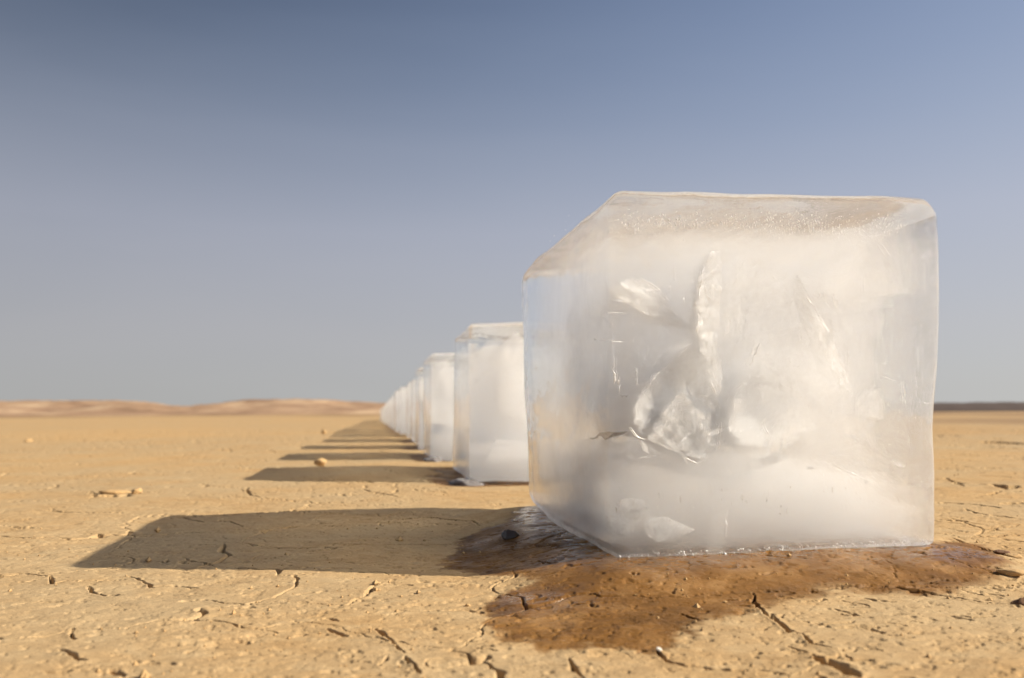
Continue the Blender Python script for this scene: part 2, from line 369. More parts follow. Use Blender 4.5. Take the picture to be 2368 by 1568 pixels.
for _ in range(150):                                                # small flakes and short cracks elsewhere on the flat
    if rc.random() < .6: px, py = rc.uniform(-200, 2560), 970+600*rc.random()**1.3
    else: px, py = rc.uniform(1750, 2500), rc.uniform(1300, 1560)
    L = rc.uniform(15, 60)*(py-930)/500+6; sl = rc.uniform(-.12, .25) if px > 1500 else rc.uniform(-.2, .15)
    q = [(px, py)]
    for s in range(3): q.append((q[-1][0]+L/3, max(968, q[-1][1]+L/3*sl+rc.uniform(-2, 2))))
    dist = .18*1844/(py-953)
    CR.append((q, .0022*dist*rc.uniform(.6, 1.7), .003*dist**.7*rc.uniform(.5, 1.4)))
CRW = [([gnd(*p) for p in q], max(wd*.75, .0030), max(dp*2.0, .008)) for q, wd, dp in CR]

WET1 = np.array([gnd(*p) for p in [(1235,1178),(1180,1205),(1128,1222),(1090,1240),(1060,1265),(1035,1295),(1045,1315),(1120,1332),(1200,1336),(1240,1345),(1180,1370),(1110,1392),(1105,1402),(1140,1425),(1115,1440),(1165,1465),(1210,1482),(1265,1502),(1310,1508),(1365,1492),(1420,1500),(1480,1506),(1540,1500),(1590,1475),(1615,1442),(1700,1422),(1780,1402),(1850,1388),(1920,1368),(1900,1345),(1960,1345),(2050,1367),(2140,1372),(2220,1360),(2255,1330),(2305,1310),(2312,1292),(2270,1262),(2200,1252)]] + [np.array((.52, 1.0)), np.array((.46, 1.42)), np.array((.05, 1.40))])

def clamp_region(): pass
def ground_fields(x, y):
    r = np.hypot(x, y)
    h = base_h(x, y)
    near = 1-sstep(6, 14, r)
    h = h + .006*fbm(x*1.3, y*1.3, n=3, s=3)*sstep(.3, 1.2, r)
    h = h + .05*fbm(x*.11, y*.11, n=3, s=9)*sstep(8, 40, r)
    # clay plates: gently terraced surface, flaking
    tx, ty = x*.97+y*.25, -x*.25+y*.97
    wx = .012*fbm(x*30, y*30, n=3, s=31)
    f = fbm(tx*7+wx*20, ty*11, n=5, s=11)
    q = f*7; fl = np.floor(q); step = (fl+sstep(.44, .56, q-fl))/7
    h = h + near*(.0028*step + .0003*fbm(tx*38, ty*60, n=4, s=21, g=.6))
    f2 = fbm(tx*24+wx*40, ty*44, n=4, s=13); q = f2*5; fl = np.floor(q)
    h = h + near*.0020*(fl+sstep(.42, .58, q-fl))/5*sstep(-.15, .25, fbm(x*5, y*5, n=2, s=14))
    # polygon cracks of the dried mud
    for cell, wd_, dp_, s0, thr in ((.30, .0042, .0075, 500, -.12), (.105, .0024, .0035, 600, .12)):
        m = np.nonzero(r < (12 if cell > .2 else 4))[0]
        X = (x[m]+.05*cell/.3*fbm(x[m]*12/cell*.3, y[m]*12/cell*.3, n=4, s=s0+1))/cell; Y = (y[m]+.05*cell/.3*fbm(x[m]*12/cell*.3, y[m]*12/cell*.3, n=4, s=s0+2))/cell*1.25
        ix, iy = np.floor(X), np.floor(Y); best = np.full(len(m), 9.0); bx = np.zeros(len(m)); by = np.zeros(len(m)); pts = []
        for i in (-1, 0, 1):
            for j in (-1, 0, 1):
                zz = np.zeros_like(ix)
                px_ = ix+i+.5+.45*_hash(ix+i, iy+j, zz, s0+3); py_ = iy+j+.5+.45*_hash(ix+i, iy+j, zz, s0+4)
                d = np.hypot(px_-X, py_-Y); pts.append((px_, py_)); k = d < best; best[k] = d[k]; bx[k] = px_[k]; by[k] = py_[k]
        ed = np.full(len(m), 9.0)
        for px_, py_ in pts:
            L = np.hypot(px_-bx, py_-by); ok = L > 1e-6
            e = ((bx+px_)/2-X)*(px_-bx)+((by+py_)/2-Y)*(py_-by)
            ed = np.where(ok, np.minimum(ed, e/np.maximum(L, 1e-6)), ed)
        ed *= cell
        on = sstep(thr, thr+.22, fbm(x[m]*4+31, y[m]*4, n=3, s=s0+5))
        wv = wd_*.5*np.maximum(1, r[m]/1.6)*(.35+.9*np.clip(.5+fbm(x[m]*25, y[m]*25, n=2, s=s0+6), 0, 1.2))*on
        h[m] -= dp_*np.maximum(1, r[m]/2.5)**.5*on*sstep(1.2, .5, ed/(wv+1e-6))*near[m]
        h[m] += .0005*cell/.3*on*np.exp(-(ed/.018)**2)*near[m]
    # pits
    p = fbm(tx*55, ty*95, n=3, s=41)
    h = h - near*.0018*sstep(.50, .62, p)
    p = fbm(tx*120, ty*210, n=2, s=43)
    h = h - near*(1-sstep(1.2, 2.6, r))*.0012*sstep(.40, .62, p)
    # wet mud
    wob = .018*fbm(x*22, y*22, n=5, s=51, g=.6)+.010*fbm(x*90, y*90, n=3, s=52)
    wet = np.zeros(x.shape)
    m = (x > -.5) & (x < 1.1) & (y > .4) & (y < 1.8)
    sdv = poly_sd(x[m], y[m], WET1)+wob[m]
    sf = .016+.018*sstep(.12, .32, x[m]); wet[m] = sstep(sf, -sf, sdv)
    lip = np.zeros(x.shape); lip[m] = sstep(.0, -.030, sdv)
    for i, (b, _) in enumerate(blocks[1:14]):
        q = [b[0][:2], b[1][:2], b[3][:2], b[2][:2]]
        c = sum(q)/4
        m = (np.abs(x-c[0]) < .7) & (np.abs(y-c[1]) < .7)
        if not m.any(): continue
        s = poly_sd(x[m], y[m], np.array(q))+wob[m]*1.6+.05*fbm(x[m]*4, y[m]*4, n=3, s=60+i)
        wv = sstep(.10, .05, s); h[m] -= .007*sstep(.10, .0, poly_sd(x[m], y[m], np.array(q))); wet[m] = np.maximum(wet[m], wv); lip[m] = np.maximum(lip[m], .5*wv)
    rough_wet = fbm(x*34, y*34, n=4, s=55, g=.6)
    h = h + lip*(.0004+.0007*np.abs(rough_wet)+.0010*np.maximum(0, rough_wet)*sstep(.9, .66, y))
    dB = quad_sd(x, y, B1); film = sstep(.075, .01, dB+.03*fbm(x*14, y*14, n=3, s=57))*(x < .6)
    for px_, py_, sx_, sy_, k_ in ((1225, 1388, .050, .035, .95), (1330, 1400, .05, .03, .5), (1290, 1300, .035, .05, .7), (2190, 1268, .03, .03, .8), (2110, 1275, .02, .012, 1.0)):
        g_ = gnd(px_, py_); film = np.maximum(film, k_*np.exp(-(((x-g_[0])/sx_)**2+((y-g_[1])/sy_)**2)*(1+.5*fbm(x*20, y*20, n=2, s=59))))
    film = film*wet
    # cracks
    cd = np.zeros(x.shape)
    jx = .0028*fbm(x*70, y*70, n=3, s=71); jy = .0028*fbm(x*70, y*70, n=3, s=72)
    for pts, wd, dp in CRW:
        pts = np.array(pts); mg = wd*3+.02
        m = np.nonzero((x > pts[:, 0].min()-mg) & (x < pts[:, 0].max()+mg) & (y > pts[:, 1].min()-mg) & (y < pts[:, 1].max()+mg))[0]
        if not len(m): continue
        sc_ = max(1.0, wd/.006)
        X = x[m]+jx[m]*sc_; Y = y[m]+jy[m]*sc_; d = np.full(len(m), 9.0); tt = np.zeros(len(m))
        L = np.concatenate([[0], np.cumsum(np.hypot(*np.diff(pts, axis=0).T))]); Ltot = L[-1]
        for i in range(len(pts)-1):
            a, b = pts[i], pts[i+1]; e = b-a
            t = np.clip(((X-a[0])*e[0]+(Y-a[1])*e[1])/(e@e+1e-12), 0, 1)
            dd = np.hypot(X-a[0]-t*e[0], Y-a[1]-t*e[1])
            k = dd < d; d[k] = dd[k]; tt[k] = ((L[i]+t*np.hypot(*e))/Ltot)[k]
        wv = wd*.5*(.45+.9*np.clip(.5+1.1*fbm(X*28/sc_, Y*28/sc_, n=2, s=75), 0, 1.3))*np.clip(np.minimum(tt, 1-tt)*6+.25, 0, 1)
        v = sstep(1.25, .55, d/(wv+1e-6))
        cd[m] = np.maximum(cd[m], v*dp)
        h[m] += .05*dp*np.exp(-((d-wv*1.6)/(wd*1.0))**2)*(1-v)       # curled-up rim
    h = h-cd
    # keep a block's footprint under its base
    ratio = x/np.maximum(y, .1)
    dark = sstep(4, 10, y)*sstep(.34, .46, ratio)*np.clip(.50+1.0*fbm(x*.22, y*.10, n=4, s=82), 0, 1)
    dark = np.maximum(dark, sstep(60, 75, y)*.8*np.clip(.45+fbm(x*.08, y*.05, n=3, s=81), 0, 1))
    return h, np.clip(wet, 0, 1), np.clip(dark, 0, 1), np.clip(film, 0, 1)

th_in = np.linspace(rad(-37), rad(37), 940)
th = np.concatenate([np.linspace(rad(-180), rad(-37), 90)[:-1], th_in, np.linspace(rad(37), rad(180), 90)[1:]])
rr = [.03, .08, .15, .22, .30, .36]
r = .40
while r < 1.5: rr.append(r); r *= 1.0021
while r < 4: rr.append(r); r *= 1.0040
while r < 9: rr.append(r); r *= 1.0075
while r < 30: rr.append(r); r *= 1.02
while r < 1500: rr.append(r); r *= 1.06
rr = np.array(rr)
TH, RR = np.meshgrid(th, rr)
gx = (np.sin(TH)*RR).ravel(); gy = (np.cos(TH)*RR).ravel()
gh, gw, gd, gf = ground_fields(gx, gy)
na, nr = len(th), len(rr)
I = np.arange(na*nr).reshape(nr, na)
F = np.stack([I[:-1, :-1].ravel(), I[:-1, 1:].ravel(), I[1:, 1:].ravel(), I[1:, :-1].ravel()], 1)[:, ::-1]
wf = gw[F].mean(1)
V = np.stack([gx, gy, gh], 1)
def sub(name, sel, kind):
    f = F[sel]; u, inv = np.unique(f, return_inverse=True)
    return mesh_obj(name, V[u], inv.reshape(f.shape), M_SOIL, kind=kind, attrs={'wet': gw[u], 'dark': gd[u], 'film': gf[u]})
sub('ground', wf < .5, 'structure')
sub('wet_mud', wf >= .5, 'structure')

# ---------------------------------------------------------------- hills
def hills():
    prof = np.array([(-700,934),(-300,930),(0,930),(150,927),(250,925),(320,928),(390,938),(441,941),(508,933),(633,924),(742,925),(840,930),(925,935),(1100,938),(1400,944)], float)
    a0 = np.arctan((prof[:, 0]-1184)/FPX); el = (953.5+(1184-prof[:, 0])*.006-prof[:, 1])/FPX*1.02
    A = np.linspace(a0[0], a0[-1], 360); E = np.interp(A, a0, el)
    Rr = np.linspace(190, 420, 60)
    AA, RA = np.meshgrid(A, Rr)
    x = np.sin(AA)*RA; y = np.cos(AA)*RA
    t = (RA-190)/230
    shape = sstep(0, .55, t)*(1-.5*sstep(.7, 1, t))
    n = fbm(x*.02, y*.02, n=5, s=91)
    z = (E[None, :]*RA*np.cos(AA)+.35)*shape*(1+.10*n)+shape*(1-shape)*7*n+1.1*shape*fbm(x*.07, y*.07, n=4, s=92) - .5
    I = np.arange(z.size).reshape(z.shape)
    F = np.stack([I[:-1, :-1].ravel(), I[:-1, 1:].ravel(), I[1:, 1:].ravel(), I[1:, :-1].ravel()], 1)[:, ::-1]
    mesh_obj('hills', np.stack([x.ravel(), y.ravel(), z.ravel()], 1), F, M_HILL, kind='structure')
    # low dark ridge beyond the plain on the right
    A = np.linspace(rad(12), rad(48), 260); Rr = np.linspace(120, 150, 24)
    AA, RA = np.meshgrid(A, Rr); x = np.sin(AA)*RA; y = np.cos(AA)*RA; t = (RA-120)/30
    shape = np.sin(np.clip(t, 0, 1)*math.pi)**.8
    z = (1.30+.12*fbm(x*.1, y*.1, n=3, s=95))*shape*sstep(rad(12), rad(20), AA)-.13+.12*fbm(x*.7, y*.7, n=3, s=96)*shape
    I = np.arange(z.size).reshape(z.shape)
    F = np.stack([I[:-1, :-1].ravel(), I[:-1, 1:].ravel(), I[1:, 1:].ravel(), I[1:, :-1].ravel()], 1)[:, ::-1]
    mesh_obj('ridge', np.stack([x.ravel(), y.ravel(), z.ravel()], 1), F, simple('ridge_soil', (.060, .036, .026), .95, .4, .35, .05), kind='structure')
hills()

# ---------------------------------------------------------------- ice
def rounded_box(n, B, T, r=.014, rb=.010, amp=.0022, seed=0, corner=None):
    """subdivided cube -> rounded -> placed on the 8 corners -> gently melted"""
    g = np.linspace(-1, 1, n+1)
    # denser near the edges
    g = np.sign(g)*(1-(1-np.abs(g))**1.35)
    vs, fs, off = [], [], 0
    for ax in range(3):
        for sg in (-1, 1):
            a, b = np.meshgrid(g, g, indexing='ij')
            p = np.zeros((n+1, n+1, 3)); p[..., ax] = sg; p[..., (ax+1) % 3] = a; p[..., (ax+2) % 3] = b
            I = np.arange((n+1)**2).reshape(n+1, n+1)+off
            f = np.stack([I[:-1, :-1].ravel(), I[1:, :-1].ravel(), I[1:, 1:].ravel(), I[:-1, 1:].ravel()], 1)
            vs.append(p.reshape(-1, 3)); fs.append(f if sg > 0 else f[:, ::-1]); off += (n+1)**2
    v = np.concatenate(vs); f = np.concatenate(fs)
    key = np.round(v*1e6).astype(np.int64); _, first, inv = np.unique(key, axis=0, return_index=True, return_inverse=True)
    v = v[first]; f = inv.ravel()[f]
    size = np.array([np.linalg.norm(B[1]-B[0]), np.linalg.norm(B[2]-B[0]), np.linalg.norm(T[0]-B[0])])
    P = v*size/2
    rad_ = r*(1+.45*fbm(P[:, 0]*7, P[:, 1]*7, P[:, 2]*7, n=2, s=seed+1))
    low = sstep(-.3, -.95, v[:, 2])
    rad_ = rad_*(1-low)+low*rb
    if corner is not None: rad_ = rad_+corner(v)
    inner = np.maximum(size/2-rad_[:, None], 1e-3)
    q = np.clip(P, -inner, inner); d = P-q; L = np.linalg.norm(d, axis=1, keepdims=True)
    on = (L[:, 0] > 1e-9)
    nrm = np.where(L > 1e-9, d/np.maximum(L, 1e-9), 0)
    P = q+nrm*rad_[:, None]
    nz = fbm(P[:, 0]*5+seed, P[:, 1]*5, P[:, 2]*5, n=3, s=seed+5)
    P = P+nrm*(amp*nz*1.8+.5*amp*fbm(P[:, 0]*16+seed, P[:, 1]*16, P[:, 2]*11, n=2, s=seed+9))[:, None]
    s = P/size+.5; a, b, c = s[:, 0:1], s[:, 1:2], s[:, 2:3]
    def bil(Q): return (Q[0]*(1-a)+Q[1]*a)*(1-b)+(Q[2]*(1-a)+Q[3]*a)*b
    return bil(B)*(1-c)+bil(T)*c, f

def sheet(name, outline, mat, parent, thick=.0012, seed=0, n=34, curve=.02, focus=0, amp=.006, deep=0.0, ruff=0.0):
    """a curved internal crack: closed, thin lens-like shell filling a 3D outline (list of points)"""
    P = np.array(outline, float); c = P.mean(0)
    u_, s_, vt = np.linalg.svd(P-c); ex, ey = vt[0], vt[1]; ez = np.cross(ex, ey)
    if ez@N1 < 0: ex, ey = ey, ex; ez = -ez                         # ez looks out of the front face
    q = np.stack([(P-c)@ex, (P-c)@ey], 1)
    fpt = q[focus].copy()
    if (q[:, 0]*np.roll(q[:, 1], -1)-np.roll(q[:, 0], -1)*q[:, 1]).sum() < 0: q = q[::-1]
    # resample the outline smoothly
    m = 240 if n > 70 else 150 if n > 20 else 40
    seg = np.concatenate([q, q[:1]]); L = np.concatenate([[0], np.cumsum(np.hypot(*np.diff(seg, axis=0).T))])
    tt = np.linspace(0, L[-1], m, endpoint=False)
    O = np.stack([np.interp(tt, L, seg[:, 0]), np.interp(tt, L, seg[:, 1])], 1)
    O = (np.roll(O, 1, 0)+2*O+np.roll(O, -1, 0))/4
    sz = np.abs(O).max()
    O = O*(1+.12*fbm(O[:, 0:1]*40, O[:, 1:2]*40, n=3, s=seed)+.10*fbm(O[:, 0:1]*170, O[:, 1:2]*170, n=3, s=seed+1))
    rings = np.linspace(0, 1, n)[1:]
    vs = [np.zeros((1, 2))]+[O*k for k in rings]
    Q = np.concatenate(vs); e = np.concatenate([[0.0]]+[np.full(m, k**3) for k in rings])
    rr_ = (Q**2).sum(1)/sz**2
    off = curve*(rr_-.5)+amp*fbm(Q[:, 0]*22, Q[:, 1]*22, n=4, s=seed+3)+.3*amp*fbm(Q[:, 0]*90, Q[:, 1]*60, n=3, s=seed+4)
    dq = Q-fpt*1.04; fan = np.arctan2(dq[:, 1], dq[:, 0]); run = np.hypot(dq[:, 0], dq[:, 1])
    mid = -fpt; fan = np.angle(np.exp(1j*(fan-math.atan2(mid[1], mid[0]))))
    feather = fbm(fan*8+3, run*14, n=4, s=seed+9, g=.65)+.7*fbm(fan*26, run*22, n=3, s=seed+10, g=.65)
    kk = np.concatenate([[0.0]]+[np.full(m, k) for k in rings])
    th_ = thick*(.10+1.7*np.clip(.42+1.5*feather, 0, 1.4)+.9*sstep(.90, .95, kk)*np.clip(.4+1.6*fbm(Q[:, 0]*60, Q[:, 1]*60, n=3, s=seed+11), 0, 1.5))*np.concatenate([[1.0]]+[np.full(m, max(0, 1-k**6)**.5) for k in rings])
    def at(o): return c+Q[:, 0:1]*ex+Q[:, 1:2]*ey+o[:, None]*ez
    dome = deep*np.sqrt(np.maximum(0, 1-kk**10))*(1+.35*fbm(Q[:, 0]*16, Q[:, 1]*16, n=3, s=seed+14))
    off = off+ruff*(np.abs(fbm(fan*9, run*15, n=4, s=seed+20, g=.6))+.5*np.abs(fbm(fan*30, run*34, n=2, s=seed+21)))
    up, dn = at(off+th_), at(off-th_-dome)
    N = len(Q); F = []
    tri = [(0, 1+j, 1+(j+1) % m) for j in range(m)]
    quads = []
    for k in range(len(rings)-1):
        a = 1+k*m; b = a+m
        for j in range(m): quads.append((a+j, b+j, b+(j+1) % m, a+(j+1) % m))
    tris = tri+[(p[0], p[1], p[2]) for p in quads]+[(p[0], p[2], p[3]) for p in quads]
    tris = np.array(tris)
    F = np.concatenate([tris, tris[:, ::-1]+N])
    return mesh_obj(name, np.concatenate([up, dn]), F, mat, parent, attrs={'edge': np.concatenate([e, e]), 'fan': np.concatenate([fan, fan]), 'run': np.concatenate([run, run])})

# the point a given depth inside the first block that shows at a pixel of its front face
E1 = B1[1]-B1[0]; N1 = np.array([E1[1], -E1[0], 0.0]); N1 /= np.linalg.norm(N1)
EL = B1[2]-B1[0]; NL = np.array([-EL[1], EL[0], 0.0]); NL /= np.linalg.norm(NL)       # left face
def inside(px, py, t):
    d = ray(px, py); d /= np.linalg.norm(d); o = np.array([0, 0, CAMZ]); N = N1
    k = ((B1[0]-o)@N1)/(d@N1); h = o+d*k
    if (h-B1[0])@E1/(E1@E1) < .012:                                 # seen through the left face
        N = NL; k = ((B1[0]-o)@NL)/(d@NL); h = o+d*k; t = max(t, .012)
    c = -(d@N); eta = 1/1.31
    tdir = eta*d+(eta*c-math.sqrt(1-eta*eta*(1-c*c)))*N
    p = h+tdir*(t/abs(tdir@N))
    f = (p-B1[0])@(-N1); l = (p-B1[0])@(-NL)                        # keep it under the skin
    if f < .004: p = p-N1*(.004-f)
    if l < .005: p = p-NL*(.005-l)
    return p
def z(cx, cy): return (cx*.5898+1165.5, cy*.5898+407)                # photo close-up to photo pixels

def empty(name, loc):
    o = bpy.data.objects.new(name, None); COL.objects.link(o); o.location = loc; o.empty_display_size = .1
    return o
GROUP = 'ice blocks in the row'
def rebase(o, loc):
    o.data.transform(Matrix.Translation(-Vector(loc)))

def corner1(v):                                                     # the far left edge and the lower left are melted rounder
    l = sstep(.3, .95, -v[:, 0]); k = sstep(.2, .95, v[:, 1])
    q = sstep(.6, 1, v[:, 0])*sstep(.6, 1, v[:, 2])*.012
    return q+.012*l*k+.018*l*sstep(.2, .95, -v[:, 2])*(.4+.6*k)
def fill(B, T, root, loc, seed, front, left, heart=None, topc=.965, base=None, bl=.012):
    def corner_(a, b, c):
        q = [(1-a)*(1-b), a*(1-b), (1-a)*b, a*b]
        lo = sum(w*p for w, p in zip(q, B)); hi = sum(w*p for w, p in zip(q, T)); return lo*(1-c)+hi*c
    cb = [corner_(a, b, .05) for a, b in ((left, front), (.985, front), (left, .95), (.985, .95))]
    ct = [corner_(a, b, topc) for a, b in ((left, front), (.985, front), (left, .95), (.985, .95))]
    v, f = rounded_box(34, cb, ct, .04, .04, .010, seed+40)
    o = mesh_obj('milky_core', v, f, heart or M_HEART, root); rebase(o, loc)
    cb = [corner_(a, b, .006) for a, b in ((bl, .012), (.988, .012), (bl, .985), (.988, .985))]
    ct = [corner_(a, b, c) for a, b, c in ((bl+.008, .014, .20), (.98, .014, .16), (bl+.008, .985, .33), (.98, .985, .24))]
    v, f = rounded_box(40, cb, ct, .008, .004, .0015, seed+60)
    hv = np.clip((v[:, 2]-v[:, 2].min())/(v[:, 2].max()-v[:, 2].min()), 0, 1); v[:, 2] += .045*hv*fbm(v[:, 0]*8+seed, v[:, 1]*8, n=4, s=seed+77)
    o = mesh_obj('milky_core', v, f, base or M_BASE_REFL, root); rebase(o, loc)  # milky base slab; its darker tint stands in for the bottom reflection
def block_first():
    loc = tuple(float(c) for c in (B1[0]+B1[3])/2)
    root = empty('ice_block', loc)
    thing(root, 'biggest and nearest ice block, standing in the wet brown mud', 'ice block', GROUP)
    v, f = rounded_box(110, B1, T1, .019, .006, .0024, 3, corner1)
    o = mesh_obj('ice_body', v, f, M_ICE, root); rebase(o, loc)
    # milky heart
    cB = [p.copy() for p in B1]; cT = [p.copy() for p in T1]
    cen = (sum(B1)+sum(T1))/8
    sh = lambda p, k: cen+(p-cen)*np.array(k)
    v, f = rounded_box(30, [sh(p, (.93, .93, .93)) for p in B1], [sh(p, (.93, .93, .93)) for p in T1], .03, .03, .006, 8)
    o = mesh_obj('milky_core', v, f, M_HAZE, root); rebase(o, loc)
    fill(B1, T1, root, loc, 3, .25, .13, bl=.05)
    S = [  # close-up outline, depth left and right, how far it runs back, density, glint, curve, start of the feathers
     ([(490,960),(510,900),(545,830),(590,780),(650,745),(690,690),(735,660),(770,720),(800,790),(825,830),(850,900),(845,980),(838,1080),(800,1095),(755,1122),(700,1090),(640,1060),(575,1035),(510,1022)], .045, .085, .060, 75, .10, .02, 14),
     ([(560,1030),(600,960),(640,900),(690,850),(740,900),(790,960),(815,1060),(760,1118),(640,1062)], .030, .050, .016, 75, .25, .01, 7),
     ([(775,690),(757,600),(762,500),(770,420),(783,340),(800,315),(830,312),(848,350),(850,440),(842,560),(836,700),(850,800),(830,830),(800,770)], .028, .040, .018, 80, .30, .006, 10),
     ([(840,400),(880,330),(960,350),(1060,380),(1140,430),(1200,500),(1255,600),(1285,720),(1320,830),(1240,900),(1180,990),(1090,1050),(980,1075),(900,1070),(850,1000),(838,880),(805,780),(825,560)], .075, .130, .150, 20, .05, .04, 12),
     ([(900,900),(925,830),(960,790),(985,715),(1020,760),(1080,745),(1130,830),(1140,930),(1080,1010),(1000,1060),(900,1060),(880,980)], .055, .085, .040, 48, .10, .02, 6),
     ([(430,440),(480,400),(540,400),(600,435),(650,490),(680,545),(722,602),(690,590),(620,585),(560,560),(510,520),(460,490)], .035, .060, .020, 55, .12, .010, 6),
     ([(1130,400),(1165,440),(1225,520),(1268,600),(1320,730),(1350,850),(1310,830),(1270,740),(1225,640),(1180,540)], .040, .080, .012, 60, .15, .010, 0),
     ([(215,800),(235,740),(260,700),(300,640),(330,760),(310,900),(330,1000),(280,1010),(245,900)], .055, .075, .020, 24, .12, .02, 3),
     ([(1040,730),(1090,735),(1160,745),(1250,790),(1330,870),(1250,850),(1150,800),(1080,775)], .045, .050, .008, 50, .10, .006, 0),
     ([(960,1125),(1000,1100),(1040,1092),(1090,1072),(1110,1105),(1060,1132),(1000,1152),(970,1146)], .020, .025, .008, 120, .2, .004, 3),
     ([(280,1320),(310,1300),(350,1318),(400,1330),(422,1370),(415,1412),(370,1400),(340,1368),(300,1350)], .012, .02, .010, 70, .15, .004, 5),
     ([(548,1372),(580,1345),(640,1335),(690,1360),(740,1385),(680,1420),(600,1436),(560,1410)], .012, .02, .010, 60, .10, .004, 6),
     ([(424,1270),(480,1262),(540,1268),(560,1300),(525,1345),(500,1366),(425,1362)], .014, .02, .008, 45, .05, .003, 4),
     ([(1300,380),(1400,350),(1500,330),(1560,335),(1620,480),(1660,640),(1650,850),(1630,1180),(1540,1230),(1400,1180),(1320,1000),(1290,760)], .10, .16, .15, 5, .03, .05, 4),
     ([(300,490),(360,450),(420,460),(480,560),(540,700),(520,860),(420,960),(340,940),(300,800)], .11, .15, .09, 11, .03, .03, 6),
     ([(300,540),(345,480),(385,520),(372,575),(366,600),(352,575)], .020, .024, .010, 35, .2, .003, 4),
     ([(820,1330),(880,1290),(875,1400),(860,1500),(800,1500)], .015, .015, .012, 30, .05, .003, 3),
     ([(1240,420),(1420,240),(1425,330),(1390,420),(1300,470)], .030, .045, .015, 25, .08, .01, 1),
     ([(1420,860),(1470,830),(1500,900),(1480,960),(1430,940)], .030, .035, .008, 50, .15, .004, 1),
    ]
    for i, (ol, d0, d1, run_, dens, gl, cv, fo) in enumerate(S):
        xs = [p[0] for p in ol]; a, b = min(xs), max(xs)
        P = [inside(*z(*p), d0+(d1-d0)*(p[0]-a)/(b-a)) for p in ol]
        big = b-a > 120
        o = sheet('fracture', P, crack(dens, gl), root, .0022 if big else .0008, 200+i*7, 60 if big else 22, cv, fo, .0045 if big else .002, run_, .0035 if big else .002); rebase(o, loc)
        if i in (0, 1, 2, 3, 4, 5, 6, 10, 11, 12):                        # its face is feathered with denser white
            P = [p+N1*.003 for p in P]
            o = sheet('fracture', P, crack(600 if i in (0, 1, 2) else 330 if i == 4 else 170 if i == 3 else 300, .12 if i in (3, 4, 13) else .25, .22, .005), root, .0013 if big else .0006, 600+i*7, 80 if big else 22, cv, fo, .0045 if big else .002, 0.0, .0035 if big else .002); rebase(o, loc)
    rs = np.random.default_rng(63)                                  # splintered ice along the big cracks
    for k in range(64):
        if k < 22: cx_, cy_, an = rs.uniform(540, 840), rs.uniform(930, 1105), rs.normal(1.9, .5)
        elif k < 36: cy_ = rs.uniform(330, 900); cx_, an = 795+rs.normal(0, 22)+(cy_ > 650)*(cy_-650)*.12, rs.normal(1.5, .3)
        elif k < 48: cx_, cy_, an = rs.uniform(880, 1140), rs.uniform(730, 1070), rs.normal(2.1, .5)
        elif k < 56: cx_, cy_, an = rs.uniform(1150, 1350), rs.uniform(430, 880), rs.normal(1.1, .3)
        else: cx_, cy_, an = rs.uniform(1200, 1560), rs.uniform(1020, 1200), rs.normal(.5, .4)
        L, W = rs.uniform(16, 46), rs.uniform(5, 15); ca, sa = math.cos(an), math.sin(an); dd = rs.uniform(.012, .045)
        ol = [(cx_+L*a_*ca-W*b_*sa, cy_+L*a_*sa+W*b_*ca) for a_, b_ in ((-1, rs.uniform(-.3, .3)), (-.4, -rs.uniform(.4, 1)), (.3, -rs.uniform(.4, 1)), (1, rs.uniform(-.3, .3)), (.4, rs.uniform(.4, 1)), (-.3, rs.uniform(.4, 1)))]
        tl_ = rs.uniform(.0, .012)
        P = [inside(*z(*p), dd+tl_*(p[0]-cx_)/L) for p in ol]
        o = sheet('shard', P, crack(700, .35, .2, .004), root, .0007, 1000+k, 9, .002, 0, .001, 0.0, .001); rebase(o, loc)
    LOWER_REFL = mat_haze(12.0, (.935, .862, .79)); VEIL = mat_haze(7.0, (.960, .925, .875))  # lower chunk tinted tan, painting in the bottom face reflected inside the ice
    for ol, d0, d1, run_, m in (([(452,1075),(462,1048),(480,1038),(520,1038),(580,1046),(660,1072),(752,1122),(800,1100),(860,1088),(960,1092),(1080,1100),(1135,1092),(1250,1122),(1380,1172),(1500,1222),(1610,1300),(1655,1400),(1640,1470),(1200,1480),(800,1500),(470,1490),(450,1400),(448,1260)], .012, .040, .20, LOWER_REFL),
                                ([(450,250),(600,215),(900,190),(1200,200),(1500,180),(1660,190),(1675,420),(1500,520),(1200,430),(900,400),(600,420),(450,420)], .060, .075, .16, VEIL)):
        xs = [p[0] for p in ol]; P = [inside(*z(*p), d0+(d1-d0)*(p[0]-min(xs))/(max(xs)-min(xs))) for p in ol]
        o = sheet('fracture', P, m, root, .001, 951, 60, .004, 6, .002, run_); rebase(o, loc)
    for ol, dep, m in (([(325,1035),(345,1005),(368,994),(400,1008),(430,1003),(462,1008),(490,1030),(440,1040),(380,1038)], .03, M_MUDICE),):
        o = sheet('fracture', [inside(*z(*p), dep) for p in ol], m, root, .0006, 900, 14, .003, 2, .002); rebase(o, loc)
    def tube(pts, rad_):
        pts = np.asarray(pts); t = np.gradient(pts, axis=0); t /= np.linalg.norm(t, axis=1, keepdims=True)+1e-9
        n1_ = np.cross(t, N1); n1_ /= np.linalg.norm(n1_, axis=1, keepdims=True)+1e-9; n2_ = np.cross(t, n1_)
        a = np.linspace(0, 2*math.pi, 5, endpoint=False)
        V = pts[:, None, :]+rad_[:, None, None]*(np.cos(a)[None, :, None]*n1_[:, None, :]+np.sin(a)[None, :, None]*n2_[:, None, :])
        I = np.arange(V.shape[0]*5).reshape(-1, 5); J = np.roll(I, -1, 1)
        return V.reshape(-1, 3), np.stack([I[:-1].ravel(), J[:-1].ravel(), J[1:].ravel(), I[1:].ravel()], 1)
